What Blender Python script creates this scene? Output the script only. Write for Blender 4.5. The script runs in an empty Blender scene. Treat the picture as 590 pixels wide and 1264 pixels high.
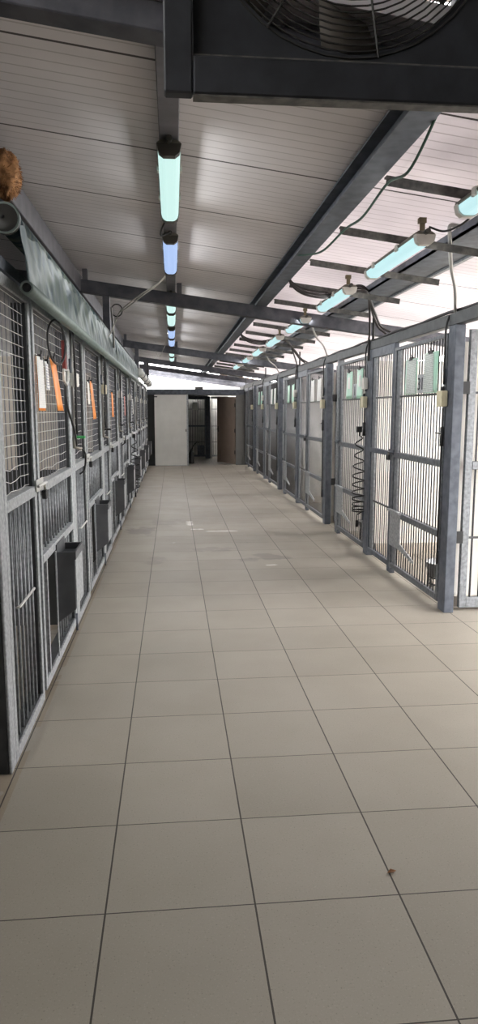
import bpy, math, random
from mathutils import Vector, Matrix
random.seed(7)
PI = math.pi
col = bpy.context.scene.collection
scene = bpy.context.scene

# ------------------------------------------------------------------ materials
def lin(c):
    r = []
    for v in c:
        v /= 255.0
        r.append(v / 12.92 if v <= 0.04045 else ((v + 0.055) / 1.055) ** 2.4)
    return (r[0], r[1], r[2], 1.0)

def new_mat(name):
    m = bpy.data.materials.new(name)
    m.use_nodes = True
    nt = m.node_tree
    return m, nt, nt.nodes, nt.links, nt.nodes['Principled BSDF']

def mat(name, c, rough=0.5, metal=0.0, var=0.12, scale=20.0, detail=4.0, bump=0.0, c2=None, spec=0.5, trans=0.0):
    """plain material with a noise mottle between two tones"""
    m, nt, N, L, b = new_mat(name)
    tc = N.new('ShaderNodeTexCoord')
    no = N.new('ShaderNodeTexNoise'); no.inputs['Scale'].default_value = scale; no.inputs['Detail'].default_value = detail
    L.new(tc.outputs['Object'], no.inputs['Vector'])
    rp = N.new('ShaderNodeValToRGB')
    rp.color_ramp.elements[0].position = 0.35; rp.color_ramp.elements[1].position = 0.65
    a = lin(c)
    if c2 is None:
        lo = tuple(max(0, x * (1 - var)) for x in a[:3]) + (1,)
        hi = tuple(min(1, x * (1 + var)) for x in a[:3]) + (1,)
    else:
        lo, hi = a, lin(c2)
    rp.color_ramp.elements[0].color = lo; rp.color_ramp.elements[1].color = hi
    L.new(no.outputs['Fac'], rp.inputs['Fac']); L.new(rp.outputs['Color'], b.inputs['Base Color'])
    b.inputs['Roughness'].default_value = rough; b.inputs['Metallic'].default_value = metal
    b.inputs['Specular IOR Level'].default_value = spec
    if trans: b.inputs['Transmission Weight'].default_value = trans
    if bump:
        bp = N.new('ShaderNodeBump'); bp.inputs['Strength'].default_value = bump; bp.inputs['Distance'].default_value = 0.01
        L.new(no.outputs['Fac'], bp.inputs['Height']); L.new(bp.outputs['Normal'], b.inputs['Normal'])
    return m

def emit(name, c, strength):
    m, nt, N, L, b = new_mat(name)
    b.inputs['Base Color'].default_value = (.05, .05, .05, 1)
    b.inputs['Emission Color'].default_value = lin(c)
    b.inputs['Emission Strength'].default_value = strength
    return m

M = {}
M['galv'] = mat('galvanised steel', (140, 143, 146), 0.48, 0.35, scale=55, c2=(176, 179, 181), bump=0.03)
M['galvdull'] = mat('dull galvanised steel', (112, 115, 119), 0.5, 0.35, scale=40, c2=(142, 145, 148), bump=0.03)
M['rod'] = mat('steel rod', (78, 78, 80), 0.45, 0.4, scale=30)
M['wire'] = mat('galvanised wire', (196, 196, 192), 0.4, 0.3, scale=30)
M['dark'] = mat('dark painted steel', (74, 79, 88), 0.5, 0.15, scale=14, c2=(96, 101, 110))
M['rafter'] = mat('rafter paint', (66, 67, 74), 0.55, 0.1, scale=10, c2=(90, 90, 96))
M['beam'] = mat('grey beam paint', (96, 95, 100), 0.5, 0.1, scale=9, c2=(114, 112, 117))
M['purlin'] = mat('weathered purlin', (68, 67, 65), 0.6, 0.1, scale=25, c2=(100, 97, 92))
M['gatesteel'] = mat('weathered gate steel', (88, 91, 96), 0.5, 0.25, scale=30, c2=(114, 117, 121), bump=0.03)
M['fan'] = mat('black fan paint', (34, 36, 40), 0.6, 0.1, scale=12, c2=(46, 48, 53))
M['fanguard'] = mat('fan guard wire', (52, 50, 47), 0.6, 0.2, scale=20)
M['blade'] = mat('fan blade', (104, 98, 90), 0.55, 0.2, scale=8)
M['leafwhite'] = mat('grey white door skin', (204, 203, 198), 0.5, 0, var=0.04, scale=4)
M['leftside'] = mat('dark steel and side shade', (52, 54, 56), 0.55, 0.1, scale=12, c2=(66, 68, 70))  # rail steel; also paints the shaded sides of the mesh-topped row
M['curtube'] = mat('grey green tube', (116, 128, 124), 0.45, 0.1, var=0.1)
M['white'] = mat('white panel', (222, 220, 214), 0.55, 0, var=0.05, scale=4)
M['whitewall'] = mat('whitewashed wall', (228, 225, 218), 0.7, 0, var=0.06, scale=3)
M['greywall'] = mat('grey worn panel', (204, 201, 195), 0.65, 0, var=0.12, scale=5)
M['beige'] = mat('beige kennel panel', (188, 180, 168), 0.7, 0, var=0.08, scale=5)
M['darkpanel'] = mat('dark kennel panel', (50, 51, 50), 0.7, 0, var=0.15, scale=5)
M['shell'] = mat('outer shell sheet', (120, 118, 114), 0.7, 0, var=0.08, scale=3)
M['black'] = mat('black rubber', (26, 26, 27), 0.5, 0, var=0.2)
M['blackcable'] = mat('dark cable sheath', (48, 43, 42), 0.5, 0, var=0.15)
M['greycable'] = mat('pale cable', (188, 184, 176), 0.5, 0, var=0.08)
M['greencable'] = mat('green cable', (30, 74, 58), 0.5, 0, var=0.1)
M['conduit'] = mat('conduit', (158, 156, 152), 0.45, 0.2, var=0.08)
M['jbox'] = mat('cream plastic', (206, 198, 168), 0.5, 0, var=0.06)
M['wbox'] = mat('white plastic', (214, 211, 203), 0.5, 0, var=0.05)
M['paper'] = mat('white paper', (226, 225, 220), 0.6, 0, var=0.03)
M['orange'] = mat('orange sleeve', (236, 140, 46), 0.35, 0, var=0.1, scale=9)
M['pink'] = mat('pale red sheet', (196, 120, 112), 0.4, 0, var=0.08, scale=9)
M['green'] = mat('green sleeve', (170, 214, 192), 0.3, 0, var=0.12, scale=9)
M['brass'] = mat('worn lock metal', (150, 146, 136), 0.35, 0.6)
M['brassy'] = mat('brassy zinc', (120, 110, 86), 0.5, 0.3)
M['red'] = mat('red strap', (122, 46, 44), 0.6)
M['feeder'] = mat('dark feeder plate', (84, 85, 88), 0.5, 0.2, var=0.12, scale=9)
M['brown'] = mat('brown door skin', (140, 124, 112), 0.55, 0, var=0.06, scale=5)
M['rust'] = mat('rusty sheet', (140, 96, 70), 0.8, 0, scale=3, c2=(196, 176, 160))
M['fur'] = mat('brown fibre', (110, 74, 44), 0.9, 0, scale=30, c2=(176, 128, 84))
M['bowl'] = mat('steel bowl', (120, 121, 122), 0.35, 0.6)
M['lamphouse'] = mat('lamp housing', (120, 116, 106), 0.5, 0, var=0.1)
M['lampcap'] = mat('lamp end cap', (70, 68, 62), 0.5, 0, var=0.1)
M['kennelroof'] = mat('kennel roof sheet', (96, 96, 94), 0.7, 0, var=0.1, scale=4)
M['tubeL'] = emit('cool tube lens', (210, 248, 242), .95)
M['tubeB'] = emit('blue white tube lens', (178, 206, 255), .92)
M['tubeR'] = emit('cyan tube lens', (198, 240, 244), .97)
M['digit'] = mat('digit paint', (14, 14, 16), 0.6)
M['plate'] = mat('grey number plate', (168, 171, 175), 0.5, 0.1, var=0.06)
M['greenknob'] = mat('green tap handle', (60, 150, 84), 0.5)
M['rollend'] = mat('roller end disc', (60, 59, 56), 0.45, 0.3, var=0.1)
M['whiteroll'] = mat('rolled white sheet', (196, 196, 190), 0.5, 0, var=0.08, scale=10)
M['darkdoor'] = mat('dark grey sheet', (92, 92, 90), 0.6, 0, var=0.08, scale=5)

def printed_paper(name, base, ink, lines=28.0, share=0.45):
    m, nt, N, L, b = new_mat(name)
    tc = N.new('ShaderNodeTexCoord'); sp = N.new('ShaderNodeSeparateXYZ')
    L.new(tc.outputs['Generated'], sp.inputs[0])
    w = N.new('ShaderNodeMath'); w.operation = 'MULTIPLY'; w.inputs[1].default_value = lines
    L.new(sp.outputs['Z'], w.inputs[0])
    fr = N.new('ShaderNodeMath'); fr.operation = 'FRACT'; L.new(w.outputs[0], fr.inputs[0])
    lt = N.new('ShaderNodeMath'); lt.operation = 'LESS_THAN'; lt.inputs[1].default_value = share
    L.new(fr.outputs[0], lt.inputs[0])
    no = N.new('ShaderNodeTexNoise'); no.inputs['Scale'].default_value = 26; no.inputs['Detail'].default_value = 2
    L.new(tc.outputs['Generated'], no.inputs['Vector'])
    gt = N.new('ShaderNodeMath'); gt.operation = 'GREATER_THAN'; gt.inputs[1].default_value = 0.47
    L.new(no.outputs['Fac'], gt.inputs[0])
    mu = N.new('ShaderNodeMath'); mu.operation = 'MULTIPLY'
    L.new(lt.outputs[0], mu.inputs[0]); L.new(gt.outputs[0], mu.inputs[1])
    mx = N.new('ShaderNodeMix'); mx.data_type = 'RGBA'
    mx.inputs['A'].default_value = lin(base); mx.inputs['B'].default_value = lin(ink)
    L.new(mu.outputs[0], mx.inputs['Factor']); L.new(mx.outputs['Result'], b.inputs['Base Color'])
    b.inputs['Roughness'].default_value = 0.4
    return m
M['text'] = printed_paper('printed sheet', (206, 214, 208), (128, 138, 134))
M['textw'] = printed_paper('printed white sheet', (224, 223, 219), (196, 196, 197), 34, 0.4)
M['textb'] = printed_paper('sheet with blue print', (224, 224, 222), (92, 98, 150), 9, 0.35)

TILE, TX0, TY0 = 0.4547, -0.2225, 1.937 - 0.4557 * 10
def floor_mat():
    m, nt, N, L, b = new_mat('square floor tiles')
    def math_(op, a, bb=None, cc=None):
        n = N.new('ShaderNodeMath'); n.operation = op
        for i, v in enumerate((a, bb, cc)):
            if v is None: continue
            if isinstance(v, (int, float)): n.inputs[i].default_value = v
            else: L.new(v, n.inputs[i])
        return n.outputs[0]
    def mixc(f, a, bb):
        n = N.new('ShaderNodeMix'); n.data_type = 'RGBA'
        if isinstance(f, (int, float)): n.inputs['Factor'].default_value = f
        else: L.new(f, n.inputs['Factor'])
        for k, v in (('A', a), ('B', bb)):
            if isinstance(v, tuple): n.inputs[k].default_value = v
            else: L.new(v, n.inputs[k])
        return n.outputs['Result']
    tc = N.new('ShaderNodeTexCoord'); sp = N.new('ShaderNodeSeparateXYZ'); L.new(tc.outputs['Object'], sp.inputs[0])
    u = math_('DIVIDE', math_('SUBTRACT', sp.outputs['X'], TX0), TILE)
    v = math_('DIVIDE', math_('SUBTRACT', sp.outputs['Y'], TY0), 0.4557)
    eu = math_('ABSOLUTE', math_('SUBTRACT', math_('FRACT', u), 0.5))
    ev = math_('ABSOLUTE', math_('SUBTRACT', math_('FRACT', v), 0.5))
    gu = math_('GREATER_THAN', eu, 0.5 - 0.0062)
    gv = math_('GREATER_THAN', ev, 0.5 - 0.0046)
    grout = math_('MAXIMUM', gu, gv)
    cv = N.new('ShaderNodeCombineXYZ'); L.new(math_('FLOOR', u), cv.inputs[0]); L.new(math_('FLOOR', v), cv.inputs[1])
    wn = N.new('ShaderNodeTexWhiteNoise'); L.new(cv.outputs[0], wn.inputs['Vector'])
    base = mixc(wn.outputs['Value'], lin((141, 134, 123)), lin((149, 142, 131)))
    n1 = N.new('ShaderNodeTexNoise'); n1.inputs['Scale'].default_value = 2.3; n1.inputs['Detail'].default_value = 6
    L.new(tc.outputs['Object'], n1.inputs['Vector'])
    base = mixc(math_('MULTIPLY', math_('SUBTRACT', n1.outputs['Fac'], 0.4), 0.7), base, lin((124, 117, 104)))
    n2 = N.new('ShaderNodeTexNoise'); n2.inputs['Scale'].default_value = 170; n2.inputs['Detail'].default_value = 3
    L.new(tc.outputs['Object'], n2.inputs['Vector'])
    base = mixc(math_('MULTIPLY', math_('GREATER_THAN', n2.outputs['Fac'], 0.66), 0.5), base, lin((96, 90, 80)))
    base = mixc(math_('MULTIPLY', math_('LESS_THAN', n2.outputs['Fac'], 0.36), 0.25), base, lin((176, 170, 158)))
    # spills in the middle of the corridor: wet grey smears and dried white marks
    n3 = N.new('ShaderNodeTexNoise'); n3.inputs['Scale'].default_value = 5.5; n3.inputs['Detail'].default_value = 5
    L.new(tc.outputs['Object'], n3.inputs['Vector'])
    def blob(cx, cy, rx, ry, gain):
        dx = math_('DIVIDE', math_('SUBTRACT', sp.outputs['X'], cx), rx)
        dy = math_('DIVIDE', math_('SUBTRACT', sp.outputs['Y'], cy), ry)
        d = math_('ADD', math_('MULTIPLY', dx, dx), math_('MULTIPLY', dy, dy))
        s = math_('SUBTRACT', math_('ADD', 1.0, math_('MULTIPLY', math_('SUBTRACT', n3.outputs['Fac'], 0.5), 6.0)), d)
        s = math_('MINIMUM', math_('MAXIMUM', math_('MULTIPLY', s, 1.6), 0.0), 1.0)
        return math_('MULTIPLY', s, gain)
    for cx, cy, rx, ry, g in ((-0.42, 8.75, .2, .35, .55), (-.2, 7.0, .12, .2, .3), (.42, 7.5, .22, .16, .35), (.98, 7.05, .2, .18, .5), (.75, 6.9, .12, .1, .4), (-.1, 9.4, .25, .3, .25)):
        base = mixc(blob(cx, cy, rx, ry, g), base, lin((104, 98, 92)))
    for cx, cy, rx, ry, g in ((.21, 9.35, .05, .22, .8), (.3, 8.8, .09, .06, .8), (.62, 8.65, .2, .05, .55), (.0, 7.9, .05, .06, .5), (.95, 6.65, .06, .05, .6)):
        base = mixc(blob(cx, cy, rx, ry, g), base, lin((214, 210, 204)))
    # brownish dirt line along the feet of the mesh-topped row
    ed = math_('MULTIPLY', math_('LESS_THAN', sp.outputs['X'], -0.652), math_('GREATER_THAN', n1.outputs['Fac'], 0.44))
    base = mixc(math_('MULTIPLY', ed, 0.35), base, lin((120, 98, 70)))
    colr = mixc(grout, base, lin((52, 46, 40)))
    L.new(colr, b.inputs['Base Color'])
    ro = N.new('ShaderNodeMapRange'); L.new(n1.outputs['Fac'], ro.inputs['Value'])
    ro.inputs['To Min'].default_value = 0.38; ro.inputs['To Max'].default_value = 0.55
    L.new(ro.outputs[0], b.inputs['Roughness']); b.inputs['Specular IOR Level'].default_value = 0.35
    bp = N.new('ShaderNodeBump'); bp.inputs['Strength'].default_value = 0.5; bp.inputs['Distance'].default_value = 0.003
    L.new(math_('SUBTRACT', 1.0, grout), bp.inputs['Height']); L.new(bp.outputs['Normal'], b.inputs['Normal'])
    return m

def roof_mat(trans=0.0):
    m, nt, N, L, b = new_mat('translucent ribbed roof sheets' if trans else 'ribbed sandwich roof panels')
    def math_(op, a, bb=None):
        n = N.new('ShaderNodeMath'); n.operation = op
        for i, v in enumerate((a, bb)):
            if v is None: continue
            if isinstance(v, (int, float)): n.inputs[i].default_value = v
            else: L.new(v, n.inputs[i])
        return n.outputs[0]
    tc = N.new('ShaderNodeTexCoord'); sp = N.new('ShaderNodeSeparateXYZ'); L.new(tc.outputs['Object'], sp.inputs[0])
    y = math_('SUBTRACT', sp.outputs['Y'], 2.862 - 0.932 * 20)
    v = math_('DIVIDE', y, 0.932)
    seam = math_('GREATER_THAN', math_('ABSOLUTE', math_('SUBTRACT', math_('FRACT', v), 0.5)), 0.5 - 0.0085)
    r = math_('MULTIPLY', v, 11.0)
    rib = math_('GREATER_THAN', math_('ABSOLUTE', math_('SUBTRACT', math_('FRACT', r), 0.5)), 0.445)
    no = N.new('ShaderNodeTexNoise'); no.inputs['Scale'].default_value = 1.4; no.inputs['Detail'].default_value = 5
    L.new(tc.outputs['Object'], no.inputs['Vector'])
    rp = N.new('ShaderNodeValToRGB'); rp.color_ramp.elements[0].position = 0.3; rp.color_ramp.elements[1].position = 0.7
    rp.color_ramp.elements[0].color = lin((208, 203, 204)); rp.color_ramp.elements[1].color = lin((232, 227, 228))
    L.new(no.outputs['Fac'], rp.inputs['Fac'])
    def mixc(f, a, bb):
        n = N.new('ShaderNodeMix'); n.data_type = 'RGBA'; L.new(f, n.inputs['Factor'])
        L.new(a, n.inputs['A']); n.inputs['B'].default_value = bb; return n.outputs['Result']
    c = mixc(math_('MULTIPLY', rib, 0.38), rp.outputs['Color'], lin((128, 120, 114)))
    c = mixc(math_('MULTIPLY', seam, 0.9), c, lin((52, 48, 46)))
    L.new(c, b.inputs['Base Color'])
    b.inputs['Roughness'].default_value = 0.6; b.inputs['Specular IOR Level'].default_value = 0.25
    bp = N.new('ShaderNodeBump'); bp.inputs['Strength'].default_value = 0.6; bp.inputs['Distance'].default_value = 0.006
    L.new(math_('SUBTRACT', 1.0, math_('MAXIMUM', math_('MULTIPLY', rib, 0.4), seam)), bp.inputs['Height'])
    L.new(bp.outputs['Normal'], b.inputs['Normal'])
    if trans:
        tr = N.new('ShaderNodeBsdfTranslucent'); L.new(c, tr.inputs['Color'])
        ms = N.new('ShaderNodeMixShader'); ms.inputs[0].default_value = trans
        L.new(b.outputs[0], ms.inputs[1]); L.new(tr.outputs[0], ms.inputs[2])
        L.new(ms.outputs[0], N['Material Output'].inputs['Surface'])
    return m

def curtain_mat():
    m, nt, N, L, b = new_mat('grey green tarpaulin')
    tc = N.new('ShaderNodeTexCoord')
    mp = N.new('ShaderNodeMapping'); mp.inputs['Scale'].default_value = (1, 3.2, 1.1); mp.inputs['Rotation'].default_value = (.5, 0, 0)
    L.new(tc.outputs['Object'], mp.inputs['Vector'])
    no = N.new('ShaderNodeTexNoise'); no.inputs['Scale'].default_value = 4; no.inputs['Detail'].default_value = 5
    L.new(mp.outputs['Vector'], no.inputs['Vector'])
    rp = N.new('ShaderNodeValToRGB'); rp.color_ramp.elements[0].position = 0.40; rp.color_ramp.elements[1].position = 0.58
    rp.color_ramp.elements[0].color = lin((36, 56, 64)); rp.color_ramp.elements[1].color = lin((84, 94, 86))
    L.new(no.outputs['Fac'], rp.inputs['Fac']); L.new(rp.outputs['Color'], b.inputs['Base Color'])
    b.inputs['Roughness'].default_value = 0.36; b.inputs['Specular IOR Level'].default_value = 0.22
    return m
M['yard'] = mat('added bounce yard', (150, 147, 141), 0.8, 0, var=0.06, scale=2)
M['gable'] = mat('brown grey sheet', (104, 94, 86), 0.7, 0, var=0.08, scale=4)
M['floor'] = floor_mat(); M['roof'] = roof_mat(); M['rooftrans'] = roof_mat(0.26); M['curtain'] = curtain_mat()

# ------------------------------------------------------------------ mesh builder
class MB:
    def __init__(s): s.v = []; s.f = []; s.sm = []
    def add(s, vs, fs, smooth=False):
        o = len(s.v); s.v += [tuple(p) for p in vs]
        s.f += [tuple(i + o for i in f) for f in fs]; s.sm += [smooth] * len(fs); return s
    def box(s, x0, x1, y0, y1, z0, z1):
        vs = [(x, y, z) for x in (x0, x1) for y in (y0, y1) for z in (z0, z1)]
        return s.add(vs, [(0, 1, 3, 2), (4, 6, 7, 5), (0, 4, 5, 1), (2, 3, 7, 6), (0, 2, 6, 4), (1, 5, 7, 3)])
    def bar(s, p, q, w, h, up=(0, 0, 1)):
        """box beam from p to q; h measured along up, w across"""
        p, q = Vector(p), Vector(q); d = (q - p).normalized(); u = Vector(up)
        a = d.cross(u).normalized(); u = a.cross(d).normalized()
        vs = [c + a * (i * w / 2) + u * (j * h / 2) for c in (p, q) for i in (-1, 1) for j in (-1, 1)]
        return s.add(vs, [(0, 1, 3, 2), (4, 6, 7, 5), (0, 4, 5, 1), (2, 3, 7, 6), (0, 2, 6, 4), (1, 5, 7, 3)])
    def tube(s, pts, r, n=6, closed=False):
        pts = [Vector(p) for p in pts]; k = len(pts)
        rs = r if isinstance(r, (list, tuple)) else [r] * k
        t0 = (pts[1] - pts[0]).normalized()
        ref = Vector((0, 0, 1)) if abs(t0.z) < 0.9 else Vector((1, 0, 0))
        a = t0.cross(ref).normalized(); vs = []
        for i, p in enumerate(pts):
            t = (pts[min(i + 1, k - 1)] - pts[max(i - 1, 0)])
            if closed: t = pts[(i + 1) % k] - pts[i - 1]
            t.normalize(); a = (a - t * a.dot(t)).normalized(); bb = t.cross(a)
            for j in range(n):
                an = 2 * PI * j / n; vs.append(p + (a * math.cos(an) + bb * math.sin(an)) * rs[i])
        fs = []
        for i in range(k if closed else k - 1):
            for j in range(n):
                i2 = (i + 1) % k
                fs.append((i * n + j, i * n + (j + 1) % n, i2 * n + (j + 1) % n, i2 * n + j))
        s.add(vs, fs, n > 5)
        if not closed:
            o = len(s.v) - len(vs)
            s.f += [tuple(o + j for j in reversed(range(n))), tuple(o + (k - 1) * n + j for j in range(n))]; s.sm += [False, False]
        return s
    def prism(s, poly, axis, a, b):
        """polygon (2D) extruded along axis from a to b; axis 'x': (y,z); 'y': (x,z); 'z': (x,y)"""
        n = len(poly)
        def P(p, t): return {'x': (t, p[0], p[1]), 'y': (p[0], t, p[1]), 'z': (p[0], p[1], t)}[axis]
        vs = [P(p, a) for p in poly] + [P(p, b) for p in poly]
        fs = [tuple(reversed(range(n))), tuple(range(n, 2 * n))] + [(i, (i + 1) % n, n + (i + 1) % n, n + i) for i in range(n)]
        return s.add(vs, fs)
    def lathe(s, prof, c, n=24, axis='z'):
        vs = []
        for r, h in prof:
            for j in range(n):
                an = 2 * PI * j / n; x, y = r * math.cos(an), r * math.sin(an)
                p = {'z': (x, y, h), 'y': (x, h, y), 'x': (h, x, y)}[axis]
                vs.append((c[0] + p[0], c[1] + p[1], c[2] + p[2]))
        k = len(prof); fs = []
        for i in range(k - 1):
            for j in range(n): fs.append((i * n + j, i * n + (j + 1) % n, (i + 1) * n + (j + 1) % n, (i + 1) * n + j))
        fs.append(tuple(range(n))); fs.append(tuple((k - 1) * n + j for j in range(n)))
        return s.add(vs, fs, True)
    def build(s, name, m, parent=None, bevel=0.0):
        me = bpy.data.meshes.new(name); me.from_pydata(s.v, [], s.f); me.update()
        me.polygons.foreach_set('use_smooth', s.sm)
        if isinstance(m, str): m = M[m]
        me.materials.append(m)
        import bmesh
        bm = bmesh.new(); bm.from_mesh(me); bmesh.ops.recalc_face_normals(bm, faces=bm.faces[:]); bm.to_mesh(me); bm.free()
        o = bpy.data.objects.new(name, me); col.objects.link(o)
        if parent is not None: o.parent = parent
        if bevel:
            md = o.modifiers.new('bevel', 'BEVEL'); md.width = bevel; md.segments = 1; md.limit_method = 'ANGLE'
        return o

def tag(o, label=None, cat=None, group=None, kind=None):
    if label: o['label'] = label
    if cat: o['category'] = cat
    if group: o['group'] = group
    if kind: o['kind'] = kind
    return o
def thing(name, label, cat, loc=(0, 0, 0), group=None, rz=0.0):
    o = bpy.data.objects.new(name, None); col.objects.link(o); o.empty_display_size = 0.1
    o.location = loc; o.rotation_euler = (0, 0, rz)
    return tag(o, label, cat, group)
KIDS = {}
def copy_tree(o, parent=None):
    c = o.copy(); col.objects.link(c)
    if parent is not None: c.parent = parent
    for ch in list(o.children): copy_tree(ch, c)
    return c
def dup(o, loc, label, group=None, rz=None):
    c = copy_tree(o); c.location = loc; c['label'] = label
    if group: c['group'] = group
    if rz is not None: c.rotation_euler = (0, 0, rz)
    return c
def solo(mb, name, m, label, cat, group=None, bevel=0.0, loc=None):
    """a thing that is one mesh; geometry is moved so that its origin is at loc"""
    if loc is not None: mb.v = [(x - loc[0], y - loc[1], z - loc[2]) for x, y, z in mb.v]
    o = mb.build(name, m, None, bevel)
    if loc is not None: o.location = loc
    return tag(o, label, cat, group)
def struct(mb, name, m, bevel=0.0): return tag(mb.build(name, m, None, bevel), kind='structure')
ORD = ['first', 'second', 'third', 'fourth', 'fifth', 'sixth', 'seventh', 'eighth', 'ninth', 'tenth', 'eleventh', 'twelfth', 'thirteenth', 'fourteenth', 'fifteenth', 'sixteenth', 'seventeenth', 'eighteenth', 'nineteenth', 'twentieth', 'twenty-first', 'twenty-second', 'twenty-third', 'twenty-fourth']
def smooth_path(pts, sub=8):
    """Catmull-Rom through pts"""
    P = [Vector(p) for p in pts]; P = [P[0] * 2 - P[1]] + P + [P[-1] * 2 - P[-2]]; out = []
    for i in range(1, len(P) - 2):
        for k in range(sub):
            t = k / sub
            out.append(0.5 * ((2 * P[i]) + (P[i + 1] - P[i - 1]) * t + (2 * P[i - 1] - 5 * P[i] + 4 * P[i + 1] - P[i + 2]) * t * t + (-P[i - 1] + 3 * P[i] - 3 * P[i + 1] + P[i + 2]) * t ** 3))
    out.append(P[-2]); return out

SL = 0.131
def roofz(x): return 2.80 - SL * x
ROOF_Y0, ROOF_Y1 = 2.30, 20.3

# ------------------------------------------------------------------ setting
struct(MB().box(-2.75, 4.6, -3.2, 24.0, -0.12, 0.0), 'floor', 'floor')
def roof_slab(xa, xb, th, nm, m):
    struct(MB().add([(x, y, roofz(x) + t) for x in (xa, xb) for y in (ROOF_Y0, ROOF_Y1) for t in (0, th)],
                [(0, 1, 3, 2), (4, 6, 7, 5), (0, 4, 5, 1), (2, 3, 7, 6), (0, 2, 6, 4), (1, 5, 7, 3)]), nm, m)
roof_slab(-2.75, .92, .06, 'ceiling', 'roof')
roof_slab(.92, 3.9, .012, 'ceiling_translucent', 'rooftrans')
struct(MB().box(-2.85, -2.70, -3.2, 24.0, 0, 1.35), 'wall_left', 'shell')
struct(MB().box(-2.85, -2.70, -3.2, 24.0, 1.85, 3.25), 'wall_left_upper', 'shell')  # gap below is an added opening for sky light into the kennels
struct(MB().box(-2.85, -2.70, -3.2, 2.8, 1.35, 1.85), 'wall_left_front', 'shell')
struct(MB().box(4.25, 4.37, 4.4, 24.0, 0, 0.9), 'wall_right', 'whitewall')  # unseen; kept low so yard and sky light reach the roof
struct(MB().box(4.6, 30, -10.0, 40.0, -.12, -.03), 'bounce_yard', 'yard')  # unseen ground, added to bounce sky light up under the roof
struct(MB().box(3.15, 3.27, -3.2, 2.9, 0, 3.9), 'wall_entrance_side', 'shell')
struct(MB().box(-2.85, 3.27, -3.3, -3.2, 0, 3.9), 'wall_back', 'shell')  # unseen; with the side wall, shuts out light to dim the near floor
struct(MB().box(-2.85, 3.27, -3.3, 2.48, 3.9, 3.98), 'ceiling_entrance', 'shell')
struct(MB().box(-2.85, 3.27, 2.62, 2.66, 2.95, 3.9), 'wall_gable', 'gable')
struct(MB().box(-3.2, 4.6, 23.9, 24.0, 0, 2.42), 'wall_far', 'whitewall')

# rafters (tilted with the roof) and long beams
def sloped_bar(name, y, xa, xb, w, h, drop, m):
    a = Vector((xa, y, roofz(xa) - drop - h / 2)); b = Vector((xb, y, roofz(xb) - drop - h / 2))
    return struct(MB().bar(a, b, w, h), name, m, 0.004)
tn = 0
def trim():
    global tn; tn += 1; return 'trim_%d' % tn
for i, y in enumerate((2.50, 7.42, 13.5, 17.4, 20.25, 22.0, 23.7)):
    sloped_bar(trim(), y, -2.7, 4.2 if i > 0 else 3.14, 0.10, 0.125 if i else 0.09, 0.11 if i else 0.01, 'rafter')
# long beams along the corridor
struct(MB().box(-1.02, -0.90, 2.62, 20.2, roofz(-.96) - .235, roofz(-.96) - .075), trim(), 'beam', 0.004)
struct(MB().box(-0.045, 0.045, 2.56, 20.2, roofz(0) - .07, roofz(0) - .007), trim(), 'beam', 0.004)
b = MB()                                                            # channel beam with flanges
b.box(0.86, 0.98, 2.56, 23.6, roofz(.92) - .115, roofz(.92) - .105); b.box(0.86, 0.98, 2.56, 23.6, roofz(.92) - .02, roofz(.92) - .01); b.box(0.915, 0.93, 2.56, 23.6, roofz(.92) - .11, roofz(.92) - .015)
struct(b, trim(), 'dark')
b = MB(); zz = roofz(1.8)
b.box(1.66, 1.915, 2.56, 23.6, zz - .07, zz - .055); b.box(1.66, 1.672, 2.56, 23.6, zz - .07, zz - .015); struct(b, trim(), 'dark')
struct(MB().box(1.9155, 1.945, 2.56, 23.6, zz - .085, zz - .022), trim(), 'galvdull')
# small stubs between rafters and beams
for y in (7.42, 13.5, 17.4):
    for x in (-.86, .085):
        struct(MB().box(x - .025, x + .025, y - .035, y + .035, roofz(x) - .12, roofz(x) - .004), trim(), 'beam')
# posts that carry the rafters, standing on the left fence rail
for y in (7.42, 13.5, 17.4, 19.3):
    solo(MB().box(-.69, -.62, y - .035, y + .035, 2.13, roofz(-.66) - .11 - .01), 'roof_post', 'rafter',
         'dark steel post under the %s sloping rafter, behind the curtained side' % {7.42: 'second', 13.5: 'third', 17.4: 'fourth', 19.3: 'end of the'}[y] if y != 19.3 else 'dark steel post beside the top of the white door panel',
         'post', 'rafter posts', loc=(-.655, y, 2.13))

# cross bars between the two dark beams on the pale side of the roof
k = 0
y = 3.29
while y < 20:
    xa, xb = 0.99, 1.93
    mb = MB(); za, zb = roofz(xa) - .118, roofz(xb) - .118
    L = math.hypot(xb - xa, zb - za)
    mb.bar((0, 0, 0), (xb - xa, 0, zb - za), .036, .008); mb.bar((0, -.014, -.018), (xb - xa, -.014, zb - za - .018), .006, .044)
    o = mb.build('cross_bar', 'purlin'); o.location = (xa - .01, y, za)
    tag(o, '%s weathered steel cross bar between the two dark roof beams, counted from the fan' % ORD[k], 'crossbar', 'roof cross bars')
    y += .885; k += 1

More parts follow.
